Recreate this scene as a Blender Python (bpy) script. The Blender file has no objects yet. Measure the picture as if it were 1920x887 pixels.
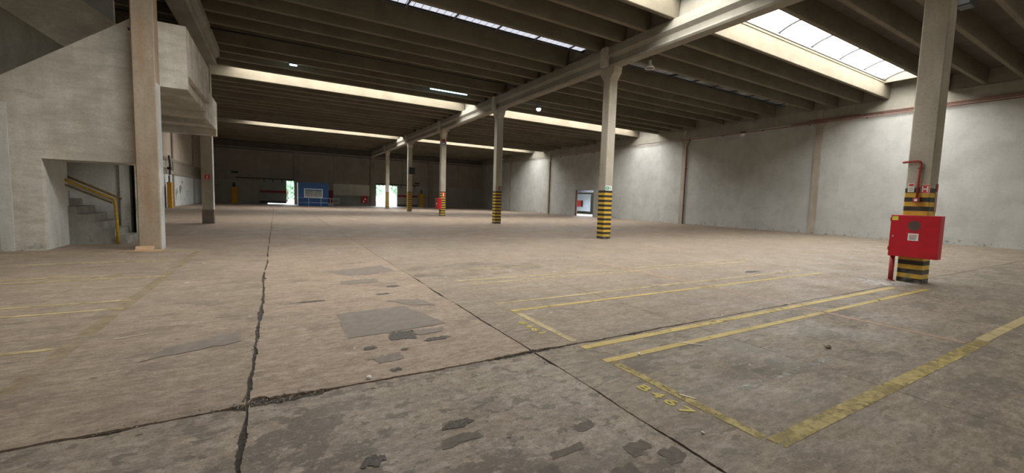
import bpy, bmesh, math, random
from mathutils import Vector, Matrix, noise
from mathutils.geometry import delaunay_2d_cdt
random.seed(7)
sc = bpy.context.scene
COL = sc.collection

# ------------------------------------------------------------------ camera
cam_d = bpy.data.cameras.new('camera'); cam = bpy.data.objects.new('camera', cam_d); COL.objects.link(cam)
F, YAW, PITCH, ROLL, CX, CY, H0 = 784.0, 0.54513, 0.07914, 0.0330, 991.78, 439.15, 1.4638
fwd = Vector((math.sin(YAW)*math.cos(PITCH), math.cos(YAW)*math.cos(PITCH), -math.sin(PITCH)))
rgt = Vector((math.cos(YAW), -math.sin(YAW), 0)); up = rgt.cross(fwd)
r2 = math.cos(ROLL)*rgt + math.sin(ROLL)*up
u2 = -math.sin(ROLL)*rgt + math.cos(ROLL)*up
cam.matrix_world = Matrix(((r2.x, u2.x, -fwd.x, 0), (r2.y, u2.y, -fwd.y, 0), (r2.z, u2.z, -fwd.z, H0), (0, 0, 0, 1)))
cam_d.sensor_width = 36; cam_d.sensor_fit = 'HORIZONTAL'; cam_d.lens = 36*F/1920
cam_d.shift_x = -(CX-960)/1920; cam_d.shift_y = (CY-443.5)/1920
cam_d.clip_start = .05; cam_d.clip_end = 400
sc.camera = cam

# ------------------------------------------------------------------ world, light levels, exposure
SKYLIGHT = 8.0            # luminance of the daylit translucent roof panes
WORLD = 5.0               # bright overcast day outside
w = bpy.data.worlds.new('world'); sc.world = w; w.use_nodes = True
bg = w.node_tree.nodes['Background']; bg.inputs[0].default_value = (.88, .96, 1, 1); bg.inputs[1].default_value = WORLD
sc.view_settings.view_transform = 'Standard'; sc.view_settings.look = 'None'
sc.view_settings.gamma = 1; sc.view_settings.use_curve_mapping = False
sc.view_settings.exposure = 1.15

# ------------------------------------------------------------------ dimensions
XC, XL, XR, XW = 11.757, -2.58, 28.969, -7.5     # middle row, stair row, right wall, left wall
Y0, SP, YF, YB = 3.355, 10.0, 63.36, -12.0
HW = .206                                         # half column
HB, ZR, ZD = 6.954, 7.68, 8.38                    # beam soffit, rib soffit, deck

# ------------------------------------------------------------------ materials
def node_mat(name):
    m = bpy.data.materials.new(name); m.use_nodes = True
    nt = m.node_tree; b = nt.nodes['Principled BSDF']
    return m, nt, b
def _n(nt, t, **k):
    n = nt.nodes.new(t)
    for a, v in k.items(): setattr(n, a, v)
    return n
def pos(nt, scale=(1, 1, 1)):
    g = _n(nt, 'ShaderNodeNewGeometry'); mp = _n(nt, 'ShaderNodeMapping'); mp.inputs['Scale'].default_value = scale
    nt.links.new(g.outputs['Position'], mp.inputs['Vector']); return mp.outputs[0]
def nz(nt, vec, scale, detail=4, rough=.55, dist=0):
    n = _n(nt, 'ShaderNodeTexNoise'); n.inputs['Scale'].default_value = scale; n.inputs['Detail'].default_value = detail
    n.inputs['Roughness'].default_value = rough; n.inputs['Distortion'].default_value = dist
    nt.links.new(vec, n.inputs['Vector']); return n.outputs['Fac']
def ramp(nt, fac, a, b, va=0., vb=1.):
    r = _n(nt, 'ShaderNodeMapRange'); r.inputs[1].default_value = a; r.inputs[2].default_value = b
    r.inputs[3].default_value = va; r.inputs[4].default_value = vb; nt.links.new(fac, r.inputs[0]); return r.outputs[0]
def mul(nt, a, b, op='MULTIPLY'):
    n = _n(nt, 'ShaderNodeMath', operation=op)
    for i, x in enumerate((a, b)):
        if isinstance(x, (int, float)): n.inputs[i].default_value = x
        else: nt.links.new(x, n.inputs[i])
    return n.outputs[0]
def mix(nt, fac, a, b):
    n = _n(nt, 'ShaderNodeMix', data_type='RGBA')
    if isinstance(fac, (int, float)): n.inputs[0].default_value = fac
    else: nt.links.new(fac, n.inputs[0])
    for i, x in ((6, a), (7, b)):
        if isinstance(x, tuple): n.inputs[i].default_value = (*x, 1)
        else: nt.links.new(x, n.inputs[i])
    return n.outputs[2]
def bump(nt, b, h, strength=.3, dist=.02):
    n = _n(nt, 'ShaderNodeBump'); n.inputs['Strength'].default_value = strength; n.inputs['Distance'].default_value = dist
    nt.links.new(h, n.inputs['Height']); nt.links.new(n.outputs[0], b.inputs['Normal'])
def plain(name, c, rough=.6, metal=0, var=.12, scale=6):
    m, nt, b = node_mat(name); p = pos(nt)
    n = nz(nt, p, scale, 5)
    d = tuple(x*(1-var*1.6) for x in c); l = tuple(min(1, x*(1+var)) for x in c)
    nt.links.new(mix(nt, ramp(nt, n, .3, .7), d, l), b.inputs['Base Color'])
    b.inputs['Roughness'].default_value = rough; b.inputs['Metallic'].default_value = metal
    return m
def concrete(name, c, dark, rust=None, rough=.88, scale=.7, streak=(1, 1, .25), amt=.6, dirt=0., rust_amt=.5, fine=.25):
    m, nt, b = node_mat(name); p = pos(nt); ps = pos(nt, streak)
    big = ramp(nt, nz(nt, p, scale, 6, .6, .3), .43, .58)
    st = ramp(nt, nz(nt, ps, scale*2.6, 6, .66), .47, .62)
    f = nz(nt, p, 22, 6, .65)
    col = mix(nt, mul(nt, big, amt), c, dark)
    col = mix(nt, mul(nt, st, amt*.6), col, tuple(x*.8 for x in dark))
    if rust: col = mix(nt, mul(nt, ramp(nt, nz(nt, pos(nt, (1, 1, .12)), 3.2, 5), .47, .62), rust_amt), col, rust)
    col = mix(nt, mul(nt, ramp(nt, f, .5, .66), fine), col, tuple(x*.55 for x in dark))
    if dirt:
        g = _n(nt, 'ShaderNodeNewGeometry'); s = _n(nt, 'ShaderNodeSeparateXYZ'); nt.links.new(g.outputs['Position'], s.inputs[0])
        dz = ramp(nt, s.outputs['Z'], 0.0, .38, 1, 0)
        spl = ramp(nt, nz(nt, p, 3.5, 7, .72), .56, .66)
        col = mix(nt, mul(nt, mul(nt, dz, spl), dirt), col, (.05, .048, .042))
    nt.links.new(col, b.inputs['Base Color']); b.inputs['Roughness'].default_value = rough
    b.inputs['Specular IOR Level'].default_value = .25
    bump(nt, b, f, .25, .01)
    return m
def floor_mat(name, a, a2, dark, pale, patch_lo, dark_amt, rough=.62, sx=.7):
    m, nt, b = node_mat(name); p = pos(nt); px = pos(nt, (sx, 1.25, 1)); pxx = pos(nt, (.6, 3, 1))
    col = mix(nt, ramp(nt, nz(nt, p, .55, 5, .6, .4), .36, .64), a, a2)
    # traffic film and scuffs
    col = mix(nt, mul(nt, ramp(nt, nz(nt, pxx, 2.2, 8, .74, .2), .46, .57), .5), col, tuple(x*.66 for x in a2))
    col = mix(nt, mul(nt, ramp(nt, nz(nt, px, 5.2, 8, .76, .3), .50, .60), .5), col, pale)
    # worn-through paint: sharp-edged darker patches, in clusters
    clus = ramp(nt, nz(nt, p, .6, 3), .40, .56)
    pat = ramp(nt, nz(nt, px, 2.2, 8, .60, .15), patch_lo, patch_lo+.025)
    col = mix(nt, mul(nt, mul(nt, pat, clus), dark_amt), col, dark)
    pat2 = ramp(nt, nz(nt, px, 6.5, 7, .62, .2), patch_lo+.06, patch_lo+.09)
    col = mix(nt, mul(nt, pat2, dark_amt*.85), col, tuple(x*.85 for x in dark))
    # grit
    f = nz(nt, p, 60, 5, .75); mid = nz(nt, px, 15, 8, .78)
    col = mix(nt, mul(nt, ramp(nt, mid, .50, .57), .5), col, tuple(x*.62 for x in a2))
    col = mix(nt, mul(nt, ramp(nt, mid, .47, .40), .4), col, pale)
    col = mix(nt, mul(nt, ramp(nt, f, .5, .62), .45), col, tuple(x*.55 for x in dark))
    v = _n(nt, 'ShaderNodeTexVoronoi'); v.inputs['Scale'].default_value = 2.3; nt.links.new(px, v.inputs['Vector'])
    pit = mul(nt, ramp(nt, mul(nt, v.outputs['Distance'], mul(nt, mid, .08), 'ADD'), .07, .085, 1, 0), .8)
    col = mix(nt, pit, col, (.04, .034, .028))
    nt.links.new(col, b.inputs['Base Color'])
    nt.links.new(ramp(nt, nz(nt, p, 1.3, 5), .35, .7, rough-.12, rough+.2), b.inputs['Roughness'])
    b.inputs['Specular IOR Level'].default_value = .35
    hh = mul(nt, mul(nt, f, .4), mul(nt, pat, -.5), 'ADD')
    bump(nt, b, hh, .35, .008)
    return m
def paint(name, c, lo, hi, under=None, rough=.6, edge=9):
    """worn floor paint: real flakes are missing where the noise says so"""
    m, nt, b = node_mat(name); p = pos(nt)
    b.inputs['Roughness'].default_value = rough
    n = nz(nt, p, edge, 7, .68, .3); n2 = nz(nt, p, 1.1, 3)
    col = mix(nt, ramp(nt, nz(nt, p, 3, 5), .3, .7), c, tuple(x*.72 for x in c))
    nt.links.new(col, b.inputs['Base Color'])
    a = mul(nt, mul(nt, n, .65), mul(nt, n2, .35), 'ADD')
    nt.links.new(ramp(nt, a, lo, hi, 0, .96), b.inputs['Alpha'])
    return m
def emit(name, c, s):
    m, nt, b = node_mat(name); b.inputs['Base Color'].default_value = (*c, 1)
    b.inputs['Emission Color'].default_value = (*c, 1); b.inputs['Emission Strength'].default_value = s
    return m
def striped(name):
    m, nt, b = node_mat(name); tc = _n(nt, 'ShaderNodeTexCoord'); s = _n(nt, 'ShaderNodeSeparateXYZ')
    nt.links.new(tc.outputs['Object'], s.inputs[0])
    t = mul(nt, s.outputs['Z'], 1/.0952); t = mul(nt, t, 2, 'MODULO'); t = mul(nt, t, 1, 'GREATER_THAN')
    p = pos(nt); n = nz(nt, p, 7, 6, .65); n2 = nz(nt, p, 2.5, 4)
    yel = mix(nt, ramp(nt, n, .35, .7), (.66, .43, .045), (.5, .31, .04))
    blk = mix(nt, ramp(nt, n, .4, .7), (.022, .02, .018), (.05, .045, .038))
    col = mix(nt, t, blk, yel)
    z = ramp(nt, s.outputs['Z'], 0, .35, 1, 0)
    col = mix(nt, mul(nt, mul(nt, z, ramp(nt, n, .42, .6)), .7), col, (.16, .15, .13))
    col = mix(nt, mul(nt, ramp(nt, n, .66, .72), .7), col, (.3, .28, .24))
    nt.links.new(col, b.inputs['Base Color']); b.inputs['Roughness'].default_value = .55
    return m

M = {}
M['col'] = concrete('column_concrete', (.50, .475, .40), (.36, .335, .275), (.40, .33, .25), amt=.6, rust_amt=.3, dirt=.5)
M['col_tan'] = concrete('column_concrete_tan', (.41, .345, .265), (.30, .25, .185), (.36, .225, .14), amt=.5, rust_amt=.6, scale=1.2, dirt=.4)
M['colwhite'] = concrete('column_white_paint', (.66, .67, .66), (.45, .46, .46), None, amt=.55, scale=2.0)
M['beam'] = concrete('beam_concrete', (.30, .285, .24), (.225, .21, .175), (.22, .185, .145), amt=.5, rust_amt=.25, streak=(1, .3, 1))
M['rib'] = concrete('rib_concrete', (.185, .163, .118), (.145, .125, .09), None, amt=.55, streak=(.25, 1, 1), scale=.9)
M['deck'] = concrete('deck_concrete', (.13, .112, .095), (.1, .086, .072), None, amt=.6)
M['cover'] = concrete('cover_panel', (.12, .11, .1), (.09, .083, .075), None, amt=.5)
M['wallr'] = concrete('wall_white_blockwork', (.46, .465, .44), (.37, .37, .345), (.36, .335, .285), amt=.55, scale=.45, dirt=.9, rust_amt=.16, streak=(1, 1, 1), fine=.16)
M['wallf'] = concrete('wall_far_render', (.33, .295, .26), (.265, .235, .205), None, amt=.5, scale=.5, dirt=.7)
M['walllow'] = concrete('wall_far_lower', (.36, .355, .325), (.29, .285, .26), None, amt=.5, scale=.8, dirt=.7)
M['bandw'] = concrete('band_white_paint', (.66, .65, .58), (.55, .54, .49), None, amt=.4)
M['bandg'] = concrete('band_grey_paint', (.33, .34, .32), (.27, .28, .26), None, amt=.4, dirt=.5)
M['wallb'] = concrete('wall_beige_panel', (.62, .545, .45), (.5, .43, .35), (.3, .24, .18), amt=.4, rust_amt=.2)
M['wallw'] = concrete('wall_white_low', (.74, .76, .75), (.6, .62, .61), None, amt=.4, dirt=.9)
M['stair'] = concrete('stair_render', (.68, .665, .595), (.47, .455, .395), (.44, .385, .31), amt=.75, scale=1.0, streak=(.45, .45, 1.8), rust_amt=.3, dirt=.5)
M['stepm'] = concrete('step_concrete', (.34, .335, .305), (.24, .235, .21), None, amt=.7, scale=1.6, dirt=.4)
M['stairw'] = concrete('stair_white_render', (.66, .67, .645), (.54, .55, .52), None, amt=.5, scale=1.5, dirt=.6)
M['pil'] = concrete('pilaster_concrete', (.40, .36, .30), (.31, .275, .23), (.30, .235, .18), amt=.6, rust_amt=.45, dirt=.6)
M['dirt'] = plain('joint_dirt', (.06, .051, .042), .95, var=.4, scale=40)
M['fl_mid'] = floor_mat('floor_pinkish_concrete', (.375, .286, .214), (.315, .242, .182), (.205, .165, .13), (.47, .375, .295), .575, .8)
M['fl_left'] = floor_mat('floor_left_concrete', (.355, .275, .205), (.285, .222, .168), (.18, .148, .117), (.44, .36, .285), .56, .7)
M['fl_right'] = floor_mat('floor_right_concrete', (.335, .264, .197), (.272, .216, .162), (.175, .146, .115), (.42, .355, .285), .58, .65)
M['fl_near'] = floor_mat('floor_near_concrete', (.34, .278, .215), (.282, .23, .18), (.145, .12, .097), (.45, .39, .32), .50, .9, sx=.95)
M['fl_far'] = floor_mat('floor_far_concrete', (.335, .252, .188), (.285, .217, .163), (.2, .163, .128), (.39, .315, .25), .59, .55)
M['fl_rnear'] = floor_mat('floor_right_stained_concrete', (.315, .255, .193), (.262, .213, .162), (.158, .135, .104), (.42, .36, .29), .515, .75, sx=.6)
M['patch_n'] = plain('patch_bitumen', (.135, .113, .093), .8, var=.15, scale=20)
M['patch'] = plain('patch_mortar', (.205, .172, .142), .75, var=.1, scale=9)
M['patch_d'] = plain('patch_aggregate', (.12, .108, .094), .95, var=.35, scale=60)
M['damp'] = paint('damp_stain', (.2, .19, .175), .44, .95, rough=.35, edge=1.2)
M['pale'] = paint('cement_spill', (.55, .53, .49), .38, .60, edge=6)
M['yel'] = paint('line_yellow', (.60, .45, .14), .27, .47)
M['yel_w'] = paint('line_yellow_worn', (.50, .39, .13), .38, .54, edge=10)
M['yel_f'] = paint('line_yellow_faded', (.56, .45, .23), .25, .52, edge=5)
M['yel_g'] = paint('line_yellow_ghost', (.47, .37, .20), .40, 1.0, edge=3)
M['pink'] = paint('line_pink_faded', (.56, .35, .24), .24, .48, edge=6)
M['white_l'] = paint('line_white_worn', (.50, .48, .43), .47, .60, edge=10)
M['let'] = paint('letter_yellow', (.64, .52, .11), .30, .42, edge=18)
M['stripe'] = striped('stripes_black_yellow')
M['red'] = plain('red_enamel', (.50, .006, .022), .38, var=.08)
M['red_d'] = plain('red_pipe_paint', (.33, .035, .03), .5, var=.15)
M['redsign'] = plain('red_sign', (.60, .04, .035), .45, var=.04)
M['maroon'] = plain('maroon_paint', (.23, .012, .022), .5)
M['white'] = plain('white_plastic', (.78, .78, .76), .5, var=.04)
M['green'] = plain('green_sign', (.02, .30, .17), .5, var=.04)
M['bluesign'] = plain('blue_sign', (.10, .17, .42), .5)
M['yelstk'] = plain('yellow_sticker', (.75, .66, .08), .5)
M['grey'] = plain('grey_disc', (.10, .06, .055), .5)
M['black'] = plain('black_metal', (.014, .014, .016), .5)
M['steel'] = plain('galvanised_steel', (.72, .74, .80), .38, .7, var=.08, scale=20)
M['steel_d'] = plain('dark_steel', (.07, .075, .09), .5, .3)
M['guard'] = plain('yellow_guard', (.60, .31, .012), .5, var=.15)
M['rail'] = plain('handrail_yellow', (.55, .34, .02), .45, var=.25, scale=14)
M['rail_d'] = plain('handrail_worn', (.22, .13, .035), .6, var=.3, scale=14)
M['copper'] = plain('rust_pipe', (.25, .105, .075), .6, var=.2)
M['blue'] = plain('blue_panel', (.003, .05, .165), .45, var=.1)
M['alu'] = plain('white_aluminium', (.75, .78, .8), .4, .1, var=.05)
M['glass'] = plain('dusty_glass', (.20, .21, .20), .2, var=.25, scale=2)
M['card'] = plain('cardboard', (.50, .34, .21), .85, var=.12)
M['wood'] = plain('pale_wood', (.72, .64, .50), .8)
M['stone'] = plain('stone_chip', (.38, .33, .25), .9, var=.3, scale=30)
M['soot'] = paint('black_splash', (.02, .02, .02), .47, .55, edge=3)
M['leafm'] = plain('foliage', (.16, .30, .17), .8, var=.3, scale=3)
M['bark'] = plain('bark', (.12, .09, .06), .9)
M['asph'] = plain('yard_concrete', (.62, .63, .62), .9)
M['pane'] = emit('daylit_translucent_pane', (1.0, .985, .95), SKYLIGHT)
M['lamp'] = emit('lit_lamp', (.66, .92, 1.0), 26)
M['tube'] = emit('lit_tube', (.42, .85, 1.0), 5.5)
M['trayglow'] = emit('tray_rung_glow', (.72, .78, .92), .34)  # faint glow added to the cable tray rungs, which are no lamp
M['traydull'] = plain('dull_zinc', (.30, .31, .35), .45, .5, var=.6, scale=1.2)
M['framem'] = plain('skylight_frame_grey', (.055, .05, .055), .5)
M['boardm'] = plain('pale_blue_board', (.62, .72, .86), .4)

# ------------------------------------------------------------------ mesh helpers
def me(name, verts, faces, mat, smooth=False):
    m = bpy.data.meshes.new(name); m.from_pydata([tuple(v) for v in verts], [], faces); m.materials.append(M[mat] if isinstance(mat, str) else mat)
    bm = bmesh.new(); bm.from_mesh(m); bmesh.ops.recalc_face_normals(bm, faces=bm.faces); bm.to_mesh(m); bm.free()
    if smooth:
        for p in m.polygons: p.use_smooth = True
    return m
def link(name, mesh, parent=None, loc=(0, 0, 0), rot=None):
    o = bpy.data.objects.new(name, mesh); COL.objects.link(o); o.location = loc
    if rot: o.rotation_euler = rot
    if parent: o.parent = parent
    return o
def tag(o, label=None, cat=None, group=None, kind=None):
    if label: o['label'] = label
    if cat: o['category'] = cat
    if group: o['group'] = group
    if kind: o['kind'] = kind
    return o
def thing(name, label, cat, loc=(0, 0, 0), group=None, rz=0):
    o = bpy.data.objects.new(name, None); COL.objects.link(o); o.location = loc; o.rotation_euler = (0, 0, rz)
    o.empty_display_size = .2
    return tag(o, label, cat, group)
class G:
    """collects shapes into one mesh"""
    def __init__(s): s.v = []; s.f = []
    def add(s, v, f):
        b = len(s.v); s.v += [tuple(x) for x in v]; s.f += [tuple(i+b for i in q) for q in f]; return s
    def box(s, x0, x1, y0, y1, z0, z1):
        v = [(x, y, z) for z in (z0, z1) for y in (y0, y1) for x in (x0, x1)]
        return s.add(v, [(0, 2, 3, 1), (4, 5, 7, 6), (0, 1, 5, 4), (2, 6, 7, 3), (0, 4, 6, 2), (1, 3, 7, 5)])
    def cbox(s, x0, x1, y0, y1, z0, z1, c=.02):
        """box with chamfered vertical edges"""
        pr = [(x0+c, y0), (x1-c, y0), (x1, y0+c), (x1, y1-c), (x1-c, y1), (x0+c, y1), (x0, y1-c), (x0, y0+c)]
        return s.prism([(x, y) for x, y in pr], 'z', z0, z1)
    def bbox(s, x0, x1, y0, y1, z0, z1, r=.01):
        bm = bmesh.new(); bmesh.ops.create_cube(bm, size=1)
        for v in bm.verts: v.co = Vector((x0+(v.co.x+.5)*(x1-x0), y0+(v.co.y+.5)*(y1-y0), z0+(v.co.z+.5)*(z1-z0)))
        bmesh.ops.bevel(bm, geom=bm.edges[:]+bm.verts[:], offset=r, segments=2, affect='EDGES', profile=.5)
        bm.verts.index_update()
        s.add([v.co[:] for v in bm.verts], [tuple(v.index for v in f.verts) for f in bm.faces]); bm.free(); return s
    def prism(s, prof, axis, a, b):
        """prof: 2D points. axis x: (y,z); y: (x,z); z: (x,y)"""
        def P(p, t): return {'x': (t, p[0], p[1]), 'y': (p[0], t, p[1]), 'z': (p[0], p[1], t)}[axis]
        n = len(prof); v = [P(p, a) for p in prof]+[P(p, b) for p in prof]
        return s.add(v, [tuple(range(n)), tuple(range(n, 2*n))]+[(i, (i+1) % n, n+(i+1) % n, n+i) for i in range(n)])
    def tube(s, pts, r, n=10):
        pts = [Vector(p) for p in pts]; rings = []
        for i, p in enumerate(pts):
            d = (pts[min(i+1, len(pts)-1)]-pts[max(i-1, 0)]).normalized()
            a = Vector((0, 0, 1)) if abs(d.z) < .9 else Vector((1, 0, 0))
            x = d.cross(a).normalized(); y = d.cross(x)
            rings.append([p+r*(math.cos(t)*x+math.sin(t)*y) for t in [2*math.pi*k/n for k in range(n)]])
        v = [q for rg in rings for q in rg]; f = []
        for i in range(len(rings)-1):
            for k in range(n): f.append((i*n+k, i*n+(k+1) % n, (i+1)*n+(k+1) % n, (i+1)*n+k))
        f += [tuple(range(n)), tuple(range((len(rings)-1)*n, len(rings)*n))]
        return s.add(v, f)
    def lathe(s, prof, c, n=20):
        cx, cy, cz = c; v = []; f = []
        for r, z in prof:
            for k in range(n): t = 2*math.pi*k/n; v.append((cx+r*math.cos(t), cy+r*math.sin(t), cz+z))
        for i in range(len(prof)-1):
            for k in range(n): f.append((i*n+k, i*n+(k+1) % n, (i+1)*n+(k+1) % n, (i+1)*n+k))
        f += [tuple(range(n)), tuple(range((len(prof)-1)*n, len(prof)*n))]
        return s.add(v, f)
    def disc(s, c, r, axis='x', t=.004, n=24):
        pr = [(r*math.cos(2*math.pi*k/n), r*math.sin(2*math.pi*k/n)) for k in range(n)]
        if axis == 'x': return s.prism([(c[1]+a, c[2]+b) for a, b in pr], 'x', c[0]-t, c[0])
        return s.prism([(c[0]+a, c[2]+b) for a, b in pr], 'y', c[1]-t, c[1])
    def build(s, name, mat, parent=None, smooth=False):
        """vertices are given in world space; the object sits at its parent's origin"""
        off = Vector(parent.location) if parent else Vector((0, 0, 0))
        return link(name, me(name, [Vector(v)-off for v in s.v], s.f, mat, smooth), parent)
    def mesh(s, name, mat, smooth=False): return me(name, s.v, s.f, mat, smooth)

# ================================================================== FLOOR
fl = G().box(XW-.3, XR+.3, YB-.3, YF+.3, -.35, -.016).build('floor', 'dirt'); tag(fl, 'worn brownish concrete warehouse floor', kind='structure')
def wob(t, seed, f, a): return a*noise.noise(Vector((t*f, seed*7.31, seed*1.7)))
XJ = [XW-.05, -2.52, -.19, 2.13, 4.37, XR+.05]
YJ = [YB, Y0+.005, Y0+SP, YF+.1]
def gap_x(i, x):   # half gap of the joint that runs along x (at YJ[i])
    if i == 1:
        g = .009+.006*noise.noise(Vector((x*3, 1, 0)))
        g += .035*math.exp(-((x-.05)/.22)**2)+.012*math.exp(-((x-2.0)/.4)**2)
        return g*(1 if x < 4.6 else .6)
    return .004
def gap_y(j, y):   # half gap of the joint that runs along y (at XJ[j])
    if j == 2: return max(.001, (.009 if 3.3 < y < 9 else .006 if y <= 3.3 else .005)+.012*noise.noise(Vector((y*1.6, 5, 0))))
    if j == 3: return max(.001, .005+.006*noise.noise(Vector((y*1.7, 9, 0)))) if y < 7.5 else .003
    if j == 4: return .0022
    return .0015
def slab(i, j):
    x0, x1, y0, y1 = XJ[j], XJ[j+1], YJ[i], YJ[i+1]
    near = i < 2
    def steps(a, b, fine_lo, fine_hi, h):
        out = [a]; t = a
        while t < b-1e-6:
            s_ = h if fine_lo < t < fine_hi else 1.0
            t = min(b, t+s_); out.append(t)
        return out[:-1]
    h = .022 if near else .5
    jag = lambda t, sd: abs(wob(t, sd, 6, .016))+abs(wob(t, sd+3, 23, .022))+.12*max(0, noise.noise(Vector((t*3.1, sd*5.7, 2)))-.35)
    P = []
    sd = i*11+j*3
    # bottom edge (y0), left to right
    for x in steps(x0, x1, -3, 11.5, h):
        g = gap_x(i, x) if i > 0 else 0; k = (g/.012) if i == 1 else .2
        c = wob(x, 40+i, .9, .03)+wob(x, 41+i, 3.3, .012) if i == 1 else 0
        P.append((x, y0+c+g+min(2.2, k)*jag(x, sd)))
    for y in steps(y0, y1, .5, 12, h):
        g = gap_y(j+1, y) if j+1 < 5 else 0; k = min(1.6, g/.011)
        c = wob(y, 60+j+1, .7, .03)+wob(y, 61+j+1, 4, .01) if 0 < j+1 < 4 else 0
        P.append((x1+c-g-k*jag(y, sd+1), y))
    for x in reversed(steps(x0, x1, -3, 11.5, h)+[x1]):
        if x == x0: continue
        g = gap_x(i+1, x) if i+1 < 3 else 0; k = (g/.012) if i+1 == 1 else .2
        c = wob(x, 41+i, .9, .03)+wob(x, 42+i, 3.3, .012) if i+1 == 1 else 0
        P.append((x, y1+c-g-min(2.2, k)*jag(x, sd+2)))
    for y in reversed(steps(y0, y1, .5, 12, h)+[y1]):
        if y == y0: continue
        g = gap_y(j, y) if j > 0 else 0; k = min(1.6, g/.011)
        c = wob(y, 60+j, .7, .03)+wob(y, 61+j, 4, .01) if 0 < j < 4 else 0
        P.append((x0+c+g+k*jag(y, sd+4), y))
    # drop corner points that would fold over
    Q = []
    for p in P:
        if x0-.06 <= p[0] <= x1+.06 and y0-.06 <= p[1] <= y1+.06: Q.append(p)
    mt = ('fl_near' if i == 0 else 'fl_far' if i == 2 else ('fl_left', 'fl_left', 'fl_mid', 'fl_right', 'fl_right')[j])
    if i == 0 and j >= 3: mt = 'fl_rnear'
    n = len(Q)
    vv, ee, ff, _, _, _ = delaunay_2d_cdt([Vector(q) for q in Q], [], [list(range(n))], 1, 1e-5)
    nv = len(vv); v = [(p.x, p.y, 0) for p in vv]+[(p.x, p.y, -.03) for p in vv]
    f = [tuple(t) for t in ff]; cnt = {}
    for t in f:
        for a, b in zip(t, t[1:]+t[:1]): cnt[(a, b)] = 1
    f += [(b, a, nv+a, nv+b) for (a, b) in cnt if (b, a) not in cnt]
    m = bpy.data.meshes.new('floor_slab'); m.from_pydata(v, [], f); m.materials.append(M[mt]); m.validate()
    link('floor_slab', m, fl)
for i in range(3):
    for j in range(5): slab(i, j)
def strip(name, x0, x1, y0, y1, mat, z=.0035, jit=0):
    return link(name, G().box(x0, x1, y0, y1, .0008, z).mesh(name, mat), fl)
# painted lines: along x
for y, a, b, wd, mt in [(6.92, 2.75, 11.4, .06, 'yel_f'), (6.60, 2.9, 11.0, .055, 'yel_f'), (5.19, 2.62, 11.1, .065, 'yel_f'), (4.77, 2.66, 11.0, .075, 'yel'),
                        (3.235, 2.64, 10.4, .10, 'yel'), (2.855, 2.60, 10.9, .085, 'yel'), (1.325, 2.66, 7.05, .115, 'yel_w'), (1.345, 7.1, 16, .11, 'yel_f'),
                        (7.95, 3.2, 5.2, .06, 'yel_f'), (8.3, 6.6, 9.2, .05, 'white_l'), (8.75, 5.4, 8.2, .05, 'white_l')]:
    strip('painted_line', a, b, y-wd/2, y+wd/2, mt)
for x, a, b, wd, mt in [(2.685, 3.42, 4.72, .085, 'yel_f'), (2.655, 1.40, 2.80, .085, 'yel_w'), (6.80, 3.3, 8.1, .05, 'pink'), (6.76, 1.4, 3.15, .055, 'pink'),
                        (11.15, 3.9, 6.6, .05, 'white_l')]:
    strip('painted_line', x-wd/2, x+wd/2, a, b, mt)
for y, b in [(5.30, -1.72), (6.80, -1.60), (7.28, -1.64), (9.12, -1.62), (9.45, -2.2), (11.15, -1.75), (12.76, -1.58)]:
    strip('painted_line', -5.0, b, y-.035, y+.035, 'yel_f')
strip('painted_line', -1.69, -1.56, 4.2, 12.7, 'yel_g')
strip('painted_line', 3.2, 4.7, 1.86, 1.93, 'white_l')
def poly(name, pts, mat, z=.004, jag=.02, n=10):
    P = []
    for (x0, y0), (x1, y1) in zip(pts, pts[1:]+pts[:1]):
        for k in range(n):
            t = k/n; P.append((x0+(x1-x0)*t+wob(t*3+x0, 3, 4, jag), y0+(y1-y0)*t+wob(t*3+y0, 8, 4, jag)))
    vv, ee, ff, _, _, _ = delaunay_2d_cdt([Vector(q) for q in P], [], [list(range(len(P)))], 1, 1e-5)
    return link(name, me(name, [(p.x, p.y, z) for p in vv], [tuple(t) for t in ff], mat), fl)
poly('floor_patch', [(.62, 5.50), (1.45, 5.58), (1.70, 4.60), (1.0, 4.52), (.62, 4.50)], 'patch', jag=.03)
poly('floor_patch', [(1.02, 4.50), (1.28, 4.50), (1.24, 4.22), (.98, 4.26)], 'patch_d', jag=.05)
poly('floor_patch', [(1.25, 4.50), (1.62, 4.47), (1.55, 4.33), (1.28, 4.30)], 'patch', jag=.03)
poly('floor_patch', [(1.30, 5.95), (1.75, 5.9), (1.86, 5.45), (1.55, 5.6)], 'patch', jag=.06)
poly('floor_patch', [(.80, 8.7), (1.9, 9.1), (2.0, 8.3), (1.1, 8.1)], 'patch', jag=.12)
poly('floor_patch', [(.9, 7.6), (1.5, 7.7), (1.5, 7.3), (.95, 7.3)], 'patch', jag=.1)
poly('floor_patch', [(.72, 3.86), (.98, 3.90), (.98, 3.72), (.76, 3.70)], 'patch', jag=.03)
poly('floor_patch', [(-.9, 4.9), (-.35, 5.2), (-.3, 4.85), (-1.0, 4.6)], 'patch', jag=.06)
for x, y, a, b in [(.75, 4.12, .07, .05), (1.42, 4.12, .16, .05), (1.05, 3.95, .05, .03), (.85, 3.5, .06, .03), (1.0, 2.45, .12, .05), (.45, 2.3, .07, .05), (.38, 6.3, .2, .05), (1.35, 6.4, .12, .05), (1.62, 6.9, .12, .08)]:
    poly('spalled_hole', [(x-a, y-b*.4), (x, y-b), (x+a, y-b*.2), (x+a*.6, y+b), (x-a*.5, y+b)], 'patch_d', .0042, jag=.03, n=5)
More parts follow.
